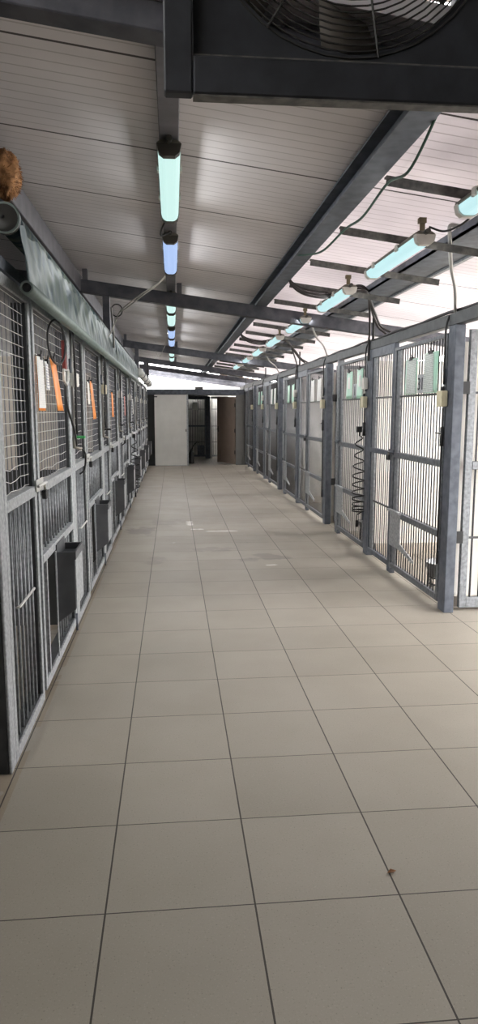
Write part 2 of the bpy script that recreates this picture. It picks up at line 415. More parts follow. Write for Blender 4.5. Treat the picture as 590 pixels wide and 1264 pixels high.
# ------------------------------------------------------------------ ceiling lamps
def make_lamp(lens_mat, first_label, group, loc, cap_dark, ln=1.16):
    t = thing('tube_lamp', first_label, 'lamp', loc, group)
    # housing tray, sealed lens, two end caps; local Y runs along the lamp, z=0 is the lens underside
    hs = MB(); hs.prism([(-.058, .058), (-.058, .05), (-.05, .045), (.05, .045), (.058, .05), (.058, .058), (.035, .072), (-.035, .072)], 'y', 0, ln); hs.build('housing', 'lamphouse', t, .004)
    le = MB(); le.prism([(-.054, .046), (-.046, .016), (-.026, 0), (.026, 0), (.046, .016), (.054, .046)], 'y', .03, ln - .03); le.build('lens', lens_mat, t, .006)
    for yy in (0, ln):
        c = MB(); c.prism([(-.057, .05), (-.048, .012), (-.027, -.004), (.027, -.004), (.048, .012), (.057, .05)], 'y', yy - .012 if yy == 0 else yy - .03, yy + .03 if yy == 0 else yy + .012)
        c.build('end_cap', 'lampcap' if cap_dark else 'wbox', t)
    for yy in (.3, .78):
        
        for sx in (-.064, .052): MB().box(sx, sx + .012, yy, yy + .04, .03, .066).build('clip', 'wbox', t)
    g = MB(); g.tube([(0, -.012, .06), (0, -.05, .06)], .014, 8); g.build('cable_gland', 'lampcap', t)
    return t
zL = roofz(0) - .07 - .072
lampL = None
for i, yl in enumerate((3.42, 5.12, 7.55, 8.86, 10.55, 11.95, 14.4, 15.9)):
    lab = '%s tube lamp on the central grey beam, counted from the fan' % ORD[i]
    loc = (0, yl, zL)
    if i == 0: lampL = make_lamp('tubeL', lab, 'tube lamps on the central beam', loc, True)
    elif i == 1: lampB = make_lamp('tubeB', 'bluish white tube lamp on the central beam, second from the fan', 'tube lamps on the central beam', loc, True)
    else: dup(lampB if i in (4, 5) else lampL, loc, lab)
lampR = None
zR = roofz(1.38) - .15 - .072
RY_L = (2.3, 3.86, 5.5, 7.3, 9.05, 10.8, 12.6, 14.5)
for i in range(8):
    yl = RY_L[i]
    lab = '%s tube lamp hung under the cross bars above the barred row, counted from the fan' % ORD[i]
    if i == 0: lampR = make_lamp('tubeR', lab, 'tube lamps under the cross bars', (1.38, yl, zR), False, 1.02)
    else: dup(lampR, (1.38, yl, zR), lab)
# small brass brackets where the lamps hang from the roof
for i in range(1, 5):
    yl = RY_L[i]
    mb = MB(); mb.box(-.014, .014, -.004, .004, 0, .075); mb.box(-.022, .022, -.02, .02, 0, .006); mb.box(-.02, .02, -.01, .022, .05, .078)
    o = mb.build('lamp_bracket', 'brassy', None); o.location = (1.38, yl + .05, zR + .072)
    tag(o, 'small brassy bracket at the fan-side end of the %s lamp under the cross bars' % ORD[i], 'bracket', 'lamp brackets')
    if i == 1:
        pts = smooth_path([(1.40, yl, zR + .09), (1.47, yl - .04, zR + .06), (1.53, yl - .12, zR + .075), (1.58, yl - .2, zR + .12)])
        solo(MB().tube(pts, .006, 6), 'lamp_lead', 'black', 'short black lead at the bracket of the second lamp under the cross bars', 'cable', loc=tuple(pts[0]))

# ------------------------------------------------------------------ fan and its bracket
fb = thing('fan_bracket', 'black square-tube steel bracket carrying the big fan under the roof edge', 'bracket', (0, 2.25, 2.42))
MB().box(-.012, .072, -.05, -.005, 0, 1.45).build('upright', 'fan', fb, .005)
MB().box(1.03, 1.114, -.05, -.005, 0, 1.45).build('upright', 'fan', fb, .005)
MB().box(.073, 1.029, -.05, -.005, .0, .105).build('cross_tube', 'fan', fb, .005)
MB().box(.073, 1.20, -.048, -.004, -.006, -.001).build('bottom_strip', 'purlin', fb)
MB().box(.073, 1.029, -.035, -.02, .106, .114).build('light_gap_strip', 'purlin', fb)  # paler strip painted in for the lit gap above the tube
MB().box(1.115, 3.13, -.05, -.005, 0, .09).build('side_tube', 'fan', fb, .005)
fx, fz, fr = .545, 3.005, .44
fan = thing('exhaust_fan', 'large black square wall fan with wire guard in a steel bracket at the entrance', 'fan', (fx, 2.268, fz))
n = 48
hs = MB()                                                           # square plate with a round opening and a short duct
hw = .47; y0, y1 = -.02, .02
def sq(an):
    c, s = math.cos(an), math.sin(an); m_ = max(abs(c), abs(s)); return hw * c / m_, hw * s / m_
vs, fs = [], []
for yy in (y0, y1):
    for j in range(n):
        an = 2 * PI * j / n; vs.append((fr * math.cos(an), yy, fr * math.sin(an)))
    for j in range(n):
        an = 2 * PI * j / n; q = sq(an); vs.append((q[0], yy, q[1]))
for j in range(n):
    k2 = (j + 1) % n
    fs += [(j, k2, n + k2, n + j), (2 * n + j, 3 * n + j, 3 * n + k2, 2 * n + k2), (n + j, n + k2, 3 * n + k2, 3 * n + j), (j, 2 * n + j, 2 * n + k2, k2)]
hs.add(vs, fs); hs.build('housing', 'fan', fan)
d = MB(); d.lathe([(fr + .002, 0.02), (fr + .002, .2), (fr - .012, .2), (fr - .012, .02), (fr + .002, .02)], (0, 0, 0), 48, 'y')
d.f = [f for f in d.f if len(f) == 4]; d.sm = d.sm[:len(d.f)]; d.build('duct_ring', 'fan', fan)
g = MB()
rr = .06
while rr < fr + .02:
    g.tube([(rr * math.cos(a), -.055 + .03 * (rr / fr) ** 2, rr * math.sin(a)) for a in [2 * PI * j / 40 for j in range(40)]], .0028, 5, True); rr += .017
for j in range(8):
    a = 2 * PI * j / 8 + .2
    g.tube([(r_ * math.cos(a), -.058 + .03 * (r_ / fr) ** 2, r_ * math.sin(a)) for r_ in (.05, .2, .32, fr + .015)], .004, 5)
g.build('wire_guard', 'fanguard', fan)
g = MB(); rr = .09
while rr < fr - .02:
    g.tube([(rr * math.cos(a), .205, rr * math.sin(a)) for a in [2 * PI * j / 40 for j in range(40)]], .0028, 5, True); rr += .021
for j in range(12):
    a = 2 * PI * j / 12; g.tube([(.08 * math.cos(a), .205, .08 * math.sin(a)), ((fr - .006) * math.cos(a + .5), .205, (fr - .006) * math.sin(a + .5))], .0035, 5)
g.build('rear_guard', 'fanguard', fan)
hub = MB().lathe([(.0, -.0), (.06, 0), (.075, .02), (.075, .1), (0.03, .12)], (0, 0, 0), 20, 'y').build('hub', 'fanguard', fan)
mo = MB().lathe([(.03, .12), (.085, .125), (.085, .26), (.05, .28)], (0, 0, 0), 20, 'y').build('motor', 'fan', fan)
for j in range(6):
    a0 = 2 * PI * j / 6 + .35
    bl = MB(); ring = []
    for t in range(7):
        r_ = .07 + (fr - .035 - .07) * t / 6; tw = .75 - .35 * t / 6; ch = .075 + .07 * t / 6; sw = .25 * (t / 6)
        ring.append((r_, tw, ch, a0 + sw))
    vs, fs = [], []
    for off in (0, .004):
        for r_, tw, ch, a in ring:
            for sgn in (-1, 0, 1):
                aa = a + sgn * ch * math.cos(tw) / r_ * .8
                vs.append((r_ * math.cos(aa), .06 + sgn * ch * math.sin(tw) * .7 + off, r_ * math.sin(aa)))
    q = 21
    for t in range(6):
        for c in range(2):
            i0 = t * 3 + c; fs += [(i0, i0 + 1, i0 + 4, i0 + 3), (q + i0, q + i0 + 3, q + i0 + 4, q + i0 + 1)]
        fs += [(t * 3, t * 3 + 3, q + t * 3 + 3, q + t * 3), (t * 3 + 2, q + t * 3 + 2, q + t * 3 + 5, t * 3 + 5)]
    fs += [(0, q, q + 1, 1), (1, q + 1, q + 2, 2), (18, 19, q + 19, q + 18), (19, 20, q + 20, q + 19)]
    bl.add(vs, fs, True); bl.build('blade', 'blade', fan)

# ------------------------------------------------------------------ mesh-topped row (curtain side)
LX = -0.685          # corridor face of that row
LP = 2.06            # one kennel
LY = 2.80            # first post
# partitions, low roof
for i in range(9):
    y = LY + LP * i
    if i:
        struct(MB().box(-2.70, LX - .08, y + .02, y + .06, 1.10, 1.86), 'wall_kennel_upper', 'beige')
        struct(MB().box(-2.70, LX - .08, y + .02, y + .06, 0.0, 1.10), 'wall_kennel_lower', 'darkpanel')
struct(MB().box(-2.70, LX - .10, LY, 19.3, 2.12, 2.16), 'ceiling_kennels', 'kennelroof')
struct(MB().box(-2.70, LX - .10, LY - .02, LY + .03, 0, 2.12), 'wall_kennel_end', 'darkpanel')
struct(MB().box(LX - .06, LX - .002, LY, 19.3, 2.075, 2.125), trim(), 'dark')
def wire_mesh(y0, y1, z0, z1, pitch=.05, x=-.03):
    mb = MB(); ny = round((y1 - y0) / pitch / 1.7); nz = round((z1 - z0) / pitch)
    rnd = random.Random(int(y0 * 100) + int(y1 * 1000))
    for j in range(nz + 1):
        z = z0 + (z1 - z0) * j / nz; loose = 0.012 * max(0, 1 - (z - z0) / .3)
        mb.tube([(x + .003, y0 + (y1 - y0) * i / 6, z + (rnd.uniform(-1, 1) * loose if 0 < i < 6 else 0)) for i in range(7)], .0019, 4)
    return mb
def wire_uprights(y0, y1, z0, z1, pitch=.085, x=-.03):
    mb = MB(); ny = round((y1 - y0) / pitch)
    for i in range(ny + 1): y = y0 + (y1 - y0) * i / ny; mb.tube([(x, y, z0), (x, y, z1)], .0024, 4)
    return mb
def rods(y0, y1, z0, z1, n, x=-.025, r=.006, cross=()):
    mb = MB()
    for i in range(n):
        y = y0 + (y1 - y0) * (i + .5) / n; mb.tube([(x, y, z0), (x, y, z1)], r, 6)
    for z in cross: mb.box(x - .014, x - .008, y0, y1, z - .007, z + .007)
    return mb
def add_padlock(label, loc, group, sideways=False):
    t = thing('padlock', label, 'padlock', loc, group)
    mb = MB(); mb.box(-.012, .012, -.022, .022, -.075, -.028); mb.build('lock_body', 'black', t, .004)
    sh = MB(); sh.tube([(0, -.014, -.03), (0, -.014, -.008)] + [(0, .014 * math.sin(a), -.008 + .014 * math.cos(a)) for a in [-PI / 2 + PI * j / 8 for j in range(9)]] + [(0, .014, -.008), (0, .014, -.03)], .0038, 6); sh.build('shackle', 'brass', t)
    return t
# post
def left_post(i, y):
    o = thing('kennel_post', 'x', 'post', (LX, y, 0))
    MB().box(-.085, -.012, 0, .085, 0, 2.075).build('shaded_core', 'leftside', o, .004)  # dark body paints in the side shade, pale strip the corridor light
    MB().box(-.0115, 0, 0, .085, 0, 2.075).build('lit_face_strip', 'galv', o, .003)
    return tag(o, 'galvanised post of the mesh-topped row, %s from the entrance' % ORD[i], 'post', 'posts of the mesh-topped row')
p0 = left_post(0, LY)
for i in range(1, 9):
    dup(p0, (LX, LY + LP * i, 0), 'galvanised post of the mesh-topped row, %s from the entrance' % ORD[i])
# fixed panel (local y 0 .. .66)
def left_panel():
    t = thing('barred_screen', 'fixed barred and meshed panel at the entrance end of the mesh-topped row', 'panel', (LX, LY + .09, 0), 'fixed panels of the mesh-topped row')
    f = MB()
    for xa, xb, nm, mm in ((-.08, -.0125, 'panel_frame', 'leftside'), (-.012, 0, 'lit_face_strip', 'galv')):  # frame coloured dark as if shaded, front strip pale as if lit
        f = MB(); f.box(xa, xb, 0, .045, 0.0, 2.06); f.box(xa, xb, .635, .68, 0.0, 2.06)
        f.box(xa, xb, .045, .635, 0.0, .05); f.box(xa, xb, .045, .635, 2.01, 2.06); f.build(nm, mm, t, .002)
    MB().box(-.055, .003, .045, .635, 1.08, 1.13).build('cross_rail', 'galv', t, .003)
    wire_mesh(.05, .63, 1.14, 2.005).build('wire_mesh', 'wire', t); wire_uprights(.05, .63, 1.14, 2.005).build('wire_uprights', 'rafter', t)
    rods(.055, .625, .05, 1.08, 7, r=.0075).build('bar_grille', 'galvdull', t)
    MB().tube([(.004, .1, .66), (.02, .1, .665), (.02, .42, .665)], .006, 6).build('hook_rod', 'wire', t)
    return t
lp = left_panel()
def left_gate():
    t = thing('kennel_gate', 'mesh-topped kennel gate nearest the entrance with white and orange sheets', 'gate', (LX, LY + .80, 0), 'gates of the mesh-topped row')
    W = 1.20
    f = MB()
    for xa, xb, nm, mm in ((-.075, -.0075, 'gate_frame', 'leftside'), (-.007, .005, 'lit_face_strip', 'galv')):  # shaded sides and lit front put into two steel tones
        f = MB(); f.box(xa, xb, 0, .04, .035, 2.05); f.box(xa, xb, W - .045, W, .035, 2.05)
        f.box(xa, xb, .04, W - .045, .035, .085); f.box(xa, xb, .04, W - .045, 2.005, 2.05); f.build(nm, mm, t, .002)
    MB().box(-.05, .008, .04, W - .045, 1.075, 1.125).build('cross_rail', 'galv', t, .003)
    MB().box(-.05, .008, .04, W - .045, .71, .755).build('cross_rail', 'galv', t, .003)
    wire_mesh(.045, W - .05, 1.13, 2.0).build('wire_mesh', 'wire', t); wire_uprights(.045, W - .05, 1.13, 2.0).build('wire_uprights', 'rafter', t)
    rods(.05, W - .05, .755, 1.075, 12, r=.0065).build('bar_grille', 'galvdull', t)
    rods(.62, W - .05, .085, .71, 6, r=.007).build('bar_grille', 'galvdull', t)
    MB().box(-.045, .003, .14, .17, .085, .71).build('inner_stile', 'galv', t)
    fd = MB()                                                       # hopper hung on the gate, floor sloping outward
    fd.add([(.009, .40, .28), (.009, .70, .28), (.115, .40, .36), (.115, .70, .36), (.009, .40, .66), (.009, .70, .66), (.115, .40, .66), (.115, .70, .66)],
           [(0, 2, 3, 1), (0, 1, 5, 4), (2, 6, 7, 3), (0, 4, 6, 2), (1, 3, 7, 5), (4, 5, 7, 6)])
    fo = fd.build('feeder_box', 'feeder', t, .004)
    r = MB(); r.box(.009, .122, .392, .404, .655, .70); r.box(.009, .122, .696, .708, .655, .70); r.box(.112, .122, .404, .696, .655, .70); r.box(.009, .016, .404, .696, .655, .74); r.build('feeder_rim', 'feeder', fo)
    MB().box(.1155, .119, .402, .698, .37, .65).build('feeder_lit_front', 'galv', fo)  # pale plate paints in the light on the hopper's corridor side
    MB().box(.0085, .014, .37, .395, .09, .71).build('feeder_rail', 'galv', t)
    la = MB(); la.box(.006, .014, -.09, .08, 1.10, 1.16); la.tube([(.022, -.1, 1.13), (.022, .12, 1.13)], .008, 8); la.build('latch', 'wire', t, .002)
    for z in (.35, 1.75):
        MB().tube([(.012, W + .004, z), (.012, W + .004, z + .09)], .011, 8).build('hinge', 'dark', t)
    MB().tube([(.01, W - .06, .0), (.01, W - .06, .12)], .008, 8).build('drop_bolt', 'dark', t)
    return t
lg = left_gate()
notes = ['with two empty orange clips', 'with an orange sheet', 'with an orange sheet', 'with a pale red sheet']
for i in range(8):
    y = LY + LP * i
    if i:
        dup(lp, (LX, y + .09, 0), 'fixed barred and meshed panel, %s from the entrance in the mesh-topped row' % ORD[i])
        dup(lg, (LX, y + .80, 0), '%s gate from the entrance in the mesh-topped row%s' % (ORD[i], ['', ', with an orange sheet', ', with the smaller orange sheet', ', with a pale red sheet', '', '', '', ''][i]))
    add_padlock('black padlock on the %s gate latch of the mesh-topped row' % ORD[i], (LX + .024, y + .86, 1.125), 'padlocks of the mesh-topped row')

# sheets on the wire mesh: a sleeve that hangs by a wire clip
def sheet(name, label, y, z0, z1, w, m, clip='black', front=None, lean=0.0, x=LX + .012, group=None, sgn=1):
    t = thing(name, label, 'sheet', (x, y, z1), group)
    h = z1 - z0; mb = MB(); ny, nz = 6, 8; vs, fs = [], []
    for off in (0, .0016):
        for j in range(nz + 1):
            for i in range(ny + 1):
                u, v_ = i / ny, j / nz
                vs.append((sgn * (off + .004 * math.sin(u * 5 + v_ * 2) + lean * v_), w * u, -h * v_))
    q = (ny + 1) * (nz + 1)
    for j in range(nz):
        for i in range(ny):
            a = j * (ny + 1) + i; fs += [(a, a + 1, a + ny + 2, a + ny + 1), (q + a, q + a + ny + 1, q + a + ny + 2, q + a + 1)]
    for i in range(ny): fs += [(i, q + i, q + i + 1, i + 1), (nz * (ny + 1) + i, nz * (ny + 1) + i + 1, q + nz * (ny + 1) + i + 1, q + nz * (ny + 1) + i)]
    for j in range(nz): a, b_ = j * (ny + 1), (j + 1) * (ny + 1); fs += [(a, b_, q + b_, q + a), (a + ny, q + a + ny, q + b_ + ny, b_ + ny)]
    mb.add(vs, fs, True); mb.build('sleeve', m, t)
    c = MB(); c.prism([(w * .36, -.012), (w * .64, -.012), (w * .6, .014), (w * .4, .014)], 'x', sgn * -.008, sgn * .012)
    co_ = c.build('clip', clip, t); MB().tube([(sgn * .006, w * .45, .01), (sgn * .012, w * .45, .035), (sgn * .012, w * .55, .035), (sgn * .006, w * .55, .01)], .003, 5).build('clip_wire', clip, co_)
    if front:
        fm, ya, yb, za, zb = front
        p = MB(); vs, fs = [], []
        for off in (.003, .0042):
            for j in range(9):
                for i in range(7):
                    u = ya + (yb - ya) * i / 6; v_ = za + (zb - za) * j / 8
                    vs.append((sgn * (off + .004 * math.sin(u * 5 + v_ * 2) + lean * v_), w * u, -h * v_))
        for j in range(8):
            for i in range(6):
                a = j * 7 + i; fs += [(a, a + 1, a + 8, a + 7), (63 + a, 63 + a + 7, 63 + a + 8, 63 + a + 1)]
        p.add(vs, fs, True); p.build('page_or_glare', fm, t)
    return t
Y0 = LY + .80
sheet('notice_sheet', 'white printed sheet on an orange backing at the latch edge of the nearest mesh gate', Y0 + .02, 1.50, 1.77, .20, 'orange', 'black', ('textw', .0, 1.0, .0, .95))
sheet('notice_sheet', 'narrow white card with blue print between white and orange sheets', Y0 + .25, 1.61, 1.76, .13, 'paper', 'black', ('textb', .08, .92, .06, .94))
sheet('notice_sheet', 'long bright orange plastic sleeve hanging beside the dog collar', Y0 + .42, 1.50, 1.79, .22, 'orange', 'black', None, .03)
sheet('notice_sheet', 'orange sheet with white page on the second mesh gate from the entrance', LY + LP + 1.02, 1.43, 1.74, .24, 'orange', 'black', None, .02)
sheet('notice_sheet', 'white page tucked beside the orange sheet of the second mesh gate', LY + LP + .86, 1.55, 1.73, .15, 'paper')
sheet('notice_sheet', 'orange sheet on the third mesh gate from the entrance', LY + 2 * LP + 1.0, 1.43, 1.70, .26, 'orange')
sheet('notice_sheet', 'pale red sheet on the fourth mesh gate from the entrance', LY + 3 * LP + 1.0, 1.43, 1.70, .24, 'pink')
sheet('notice_sheet', 'white sheet on the fifth mesh gate from the entrance', LY + 4 * LP + 1.0, 1.45, 1.70, .22, 'paper')
# dog collar hanging from the mesh, with lead
dc = thing('dog_collar', 'black and red dog collar with a steel buckle hung on the nearest mesh gate', 'collar', (LX + .03, Y0 + .60, 1.93))
lo = MB(); pts = [(.012 + .022 * math.cos(a), .17 * math.cos(a) - .10, .12 * math.sin(a) - .05) for a in [2 * PI * j / 28 for j in range(28)]]
lo.tube(pts, .0065, 6, True); lo.build('collar_loop', 'black', dc)
MB().bar((.02, .085, -.02), (.022, .10, -.19), .022, .045, (0, 1, 0)).build('red_strap', 'red', dc, .003)
bk = MB(); bk.tube([(.02, .065, -.19), (.035, .14, -.19), (.035, .14, -.25), (.028, .1, -.28), (.02, .065, -.25)], .008, 6, True); bk.tube([(.022, .1, -.2), (.022, .1, -.27)], .004, 5); bk.build('buckle', 'wire', dc)
MB().tube(smooth_path([(.02, .1, -.27), (.02, .16, -.40), (.03, .36, -.55), (.02, .53, -.66)]), .007, 6).build('lead', 'black', dc)
# pipes, switch boxes and taps on each post
for i in range(1, 8):
    y = LY + LP * i
    solo(MB().tube([(LX + .012, y + .03, 2.07), (LX + .012, y + .03, 1.32)], .010, 8), 'wall_pipe', 'conduit', 'vertical conduit on the %s post of the mesh-topped row' % ORD[i], 'pipe', 'conduits on the mesh-topped row', loc=(LX + .012, y + .03, 1.32))
    t = thing('switch_box', '%s box on the %s post of the mesh-topped row' % ('white plastic' if i != 2 else 'cream plastic', ORD[i]), 'box', (LX + .005, y + .01, 1.66), 'switch boxes of the mesh-topped row')
    MB().box(0, .045, -.015, .075, 0, .09).build('box_body', 'wbox' if i != 2 else 'jbox', t, .006)
    MB().tube([(.02, .03, .09), (.02, .03, .115)], .012, 8).build('gland', 'wbox', t)
    t = thing('water_tap', 'small brass tap%s on the %s post of the mesh-topped row' % (' with a green handle' if i == 1 else '', ORD[i]), 'tap', (LX + .012, y + .03, 1.30), 'taps of the mesh-topped row')
    MB().tube([(0, 0, .02), (0, 0, -.05), (.05, 0, -.06)], .011, 8).build('tap_body', 'brass', t)
    MB().box(.01, .075, -.02, .03, .012, .03).build('tap_handle', 'greenknob' if i == 1 else 'black', t, .004)
    if i in (1, 3, 5): MB().tube(smooth_path([(.05, 0, -.06), (.075, -.02, -.10), (.06, .02, -.2), (.02, .1, -.24)]), .006, 6).build('short_hose', 'black', t)
    c = smooth_path([(LX + .03, y - .1, 2.06), (LX + .05, y - .14, 1.95), (LX + .04, y - .02, 1.72), (LX + .03, y + .05, 1.34)])
    solo(MB().tube(c, .008, 6), 'black_hose', 'black', 'black cable drooping down beside the %s post of the mesh-topped row' % ORD[i], 'cable', 'drooping cables of the mesh-topped row', loc=tuple(c[-1]))
# coiled hoses
def coil(x, y, ztop, zbot, r, turns, label, nm='coiled_hose'):
    pts = [(x, y, ztop + .1), (x, y, ztop + .03)]; N = turns * 14
    for k in range(N + 1):
        u = k / N; a = 2 * PI * turns * u; rr = r * (.55 + .45 * min(1, u * 3))
        z = ztop + (zbot - ztop) * (1 - (1 - u) ** 1.7)
        pts.append((x + rr * math.cos(a), y + rr * math.sin(a), z))
    pts += [(x, y + .02, zbot - .04), (x, y + .02, zbot - .10)]
    t = thing(nm, label, 'hose', (x, y, ztop + .1))
    mb = MB().tube(pts, .0075, 6); mb.v = [(a - x, b - y, c - ztop - .1) for a, b, c in mb.v]; mb.build('coil', 'black', t)
    MB().tube([(0, .02, zbot - ztop - .2), (0, .02, zbot - ztop - .27)], .013, 8).build('nozzle', 'black', t)
    MB().box(-.03, .02, -.02, .02, -.04, .02).build('coupling', 'black', t, .004)
    return t
coil(LX + .085, LY + 4 * LP + .02, 1.02, .32, .075, 9, 'black coiled hose hanging by the fifth post of the mesh-topped row')

# ------------------------------------------------------------------ curtain over the mesh-topped row
cu = thing('roll_curtain', 'grey green tarpaulin curtain half rolled down above the mesh-topped row', 'curtain', (-.60, 3.12, 2.0))
def cloth(y0, y1, x, zt, zb, seed):
    mb = MB(); ny, nz = int((y1 - y0) / .03), 12; vs, fs = [], []; R = random.Random(seed); ph = [R.uniform(0, 6) for _ in range(6)]
    for j in range(nz + 1):
        v_ = j / nz
        for i in range(ny + 1):
            yy = y0 + (y1 - y0) * i / ny
            w = (math.sin(yy * 13 + ph[0] + v_ * 5) * .5 + math.sin(yy * 27 - v_ * 6 + ph[1]) * .45 + math.sin(yy * 41 + v_ * 3 + ph[4]) * .25 + math.sin(yy * 4.1 + ph[2] - v_ * 3) * .6 + abs(math.sin(yy * 6.3 + v_ * 5 + ph[3])) * .5)
            vs.append((x + .009 * w * math.sin(PI * min(1, v_ * .9 + .1)) + .035 * (v_ - .3) - .02, yy, zt + (zb - zt) * v_))
    for j in range(nz):
        for i in range(ny):
            a = j * (ny + 1) + i; fs.append((a, a + 1, a + ny + 2, a + ny + 1))
    mb.add(vs, fs, True); return mb
for y0, y1, s_ in ((0, 4.85, 1), (4.88, 9.8, 2)):
    o = cloth(y0, y1, 0, .30, .012, s_).build('tarpaulin', 'curtain', cu); md = o.modifiers.new('thick', 'SOLIDIFY'); md.thickness = .003; md.offset = 0
t_ = MB(); t_.lathe([(.019, -.06), (.019, -.09), (.028, -.09), (.028, 9.9), (.017, 9.9)], (.012, 0, 0), 16, 'y'); t_.build('bottom_tube', 'curtube', cu)
MB().lathe([(0, -.0885), (.0185, -.0885), (.0185, -.0865), (0, -.0865)], (.012, 0, 0), 16, 'y').build('hollow_shade', 'black', cu)  # black disc paints the shade inside the open tube end
t_ = MB(); t_.lathe([(.0, .02), (.050, .02), (.050, 9.8), (0, 9.8)], (-.075, 0, .285), 20, 'y'); t_.build('top_roller', 'curtain', cu)
t_ = MB(); t_.lathe([(.0, -.03), (.055, -.03), (.062, -.024), (.062, .0), (.055, .019), (0, .019)], (-.078, 0, .285), 28, 'y'); t_.build('end_disc', 'rollend', cu, 0)
dr = MB().lathe([(.055, -.033), (.0635, -.033), (.0635, -.025), (.055, -.025), (.055, -.033)], (-.078, 0, .285), 28, 'y'); dr.f = dr.f[:-2]; dr.sm = dr.sm[:-2]; dr.build('disc_rim', 'curtube', cu)
MB().lathe([(0, -.034), (.008, -.034), (.008, -.0305), (0, -.0305)], (-.085, 0, .29), 10, 'y').build('disc_bolt', 'black', cu)
bp_ = MB(); bp_.box(-.40, -.10, -.012, .012, .25, .32); bp_.build('roller_arm', 'rollend', cu, .004)
# second, fully rolled white sheet at the far end
rc = thing('rolled_curtain', 'white rolled-up curtain above the far end of the mesh-topped row', 'curtain', (-.60, 13.2, 2.15))
MB().lathe([(0, 0), (.07, 0), (.075, .05), (.072, 2.0), (.075, 4.0), (.07, 5.9), (0, 5.9)], (0, 0, 0.055), 16, 'y').build('roll', 'whiteroll', rc)
for yy in (.8, 2.3, 3.8, 5.2): MB().tube([(.078 * math.cos(a), yy, .055 + .078 * math.sin(a)) for a in [2 * PI * j / 18 for j in range(18)]], .008, 5, True).build('tie', 'dark', rc)
# brown shaggy lump stuck at the near end of the grey beam
fu = thing('fibre_lump', 'brown shaggy fibre lump stuck on the grey roof beam above the curtain roller', 'lump', (-.84, 3.9, 2.70))
mb = MB(); nU, nV = 24, 16; R = random.Random(3); vs, fs = [], []
for j in range(nV + 1):
    for i in range(nU):
        th = PI * j / nV; ph = 2 * PI * i / nU; r_ = 1 + .10 * math.sin(5 * ph + 3 * th) + R.uniform(-.05, .05)
        vs.append((.075 * r_ * math.sin(th) * math.cos(ph), .10 * r_ * math.sin(th) * math.sin(ph), .115 * r_ * math.cos(th)))
for j in range(nV):
    for i in range(nU): fs.append((j * nU + i, j * nU + (i + 1) % nU, (j + 1) * nU + (i + 1) % nU, (j + 1) * nU + i))
mb.add(vs, fs, True); mb.build('lump', 'fur', fu)
mb = MB()
for k in range(900):
    th = math.acos(R.uniform(-1, 1)); ph = R.uniform(0, 2 * PI); d_ = Vector((math.sin(th) * math.cos(ph), math.sin(th) * math.sin(ph), math.cos(th)))
    p = Vector((d_.x * .074, d_.y * .098, d_.z * .113)); q = p + d_ * R.uniform(.006, .016) + Vector((R.uniform(-1, 1), R.uniform(-1, 1), R.uniform(-1.4, .6))) * .008
    mb.tube([p, q], [.0016, .0006], 3)
o = mb.build('shag', 'fur', fu); o['kind'] = 'stuff'

# ------------------------------------------------------------------ barred row (pale side)
RX = 2.0; RP = 4.15; RY = 4.90
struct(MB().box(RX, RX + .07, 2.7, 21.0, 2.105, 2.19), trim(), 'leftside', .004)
solo(MB().tube([(RX + .02, 2.7 + .3 * k, 2.205 + .006 * math.sin(k * 1.7)) for k in range(58)], .012, 6), 'cable_run', 'black', 'black cable lying along the top rail of the barred row', 'cable', loc=(RX + .02, 2.7, 2.205))
for k in range(4):
    y = RY + RP * k
    struct(MB().box(RX + .075, 4.25, y + .16, y + .22, 0, 2.0), 'wall_divider', 'whitewall')
    struct(MB().box(RX + .09, 4.25, y + .135, y + .16, 0, .09), 'baseboard_divider', 'beige')
    struct(MB().box(RX + .10, 4.25, y + 2.17, y + 2.23, 0, 2.0), 'wall_divider', 'whitewall' if k == 0 else 'greywall')
    struct(MB().box(RX + .10, 4.25, y + 2.14, y + 2.17, 0, .12), 'baseboard_divider', 'beige')
    if k < 3: struct(MB().box(RX + .06, 4.25, y + 3.62, y + 3.66, 0, 2.0), 'wall_divider', 'greywall' if k else 'greywall')
def right_post(label, y, w=.13, m='dark', nm='fence_post', g='posts of the barred row'):
    o = MB().box(0, .075, 0, w, 0, 2.105).build(nm, m, None, .004); o.location = (RX, y, 0); return tag(o, label, 'post', g)
def bars(y0, y1, z0, z1, pitch=.062, r=.0052, cross=(), x=.02):
    mb = MB(); n = max(2, round((y1 - y0) / pitch))
    for i in range(n):
        y = y0 + (y1 - y0) * (i + .5) / n; mb.tube([(x, y, z0), (x, y, z1)], r, 6)
    for z in cross: mb.box(x - .012, x - .004, y0, y1, z - .008, z + .008)
    return mb
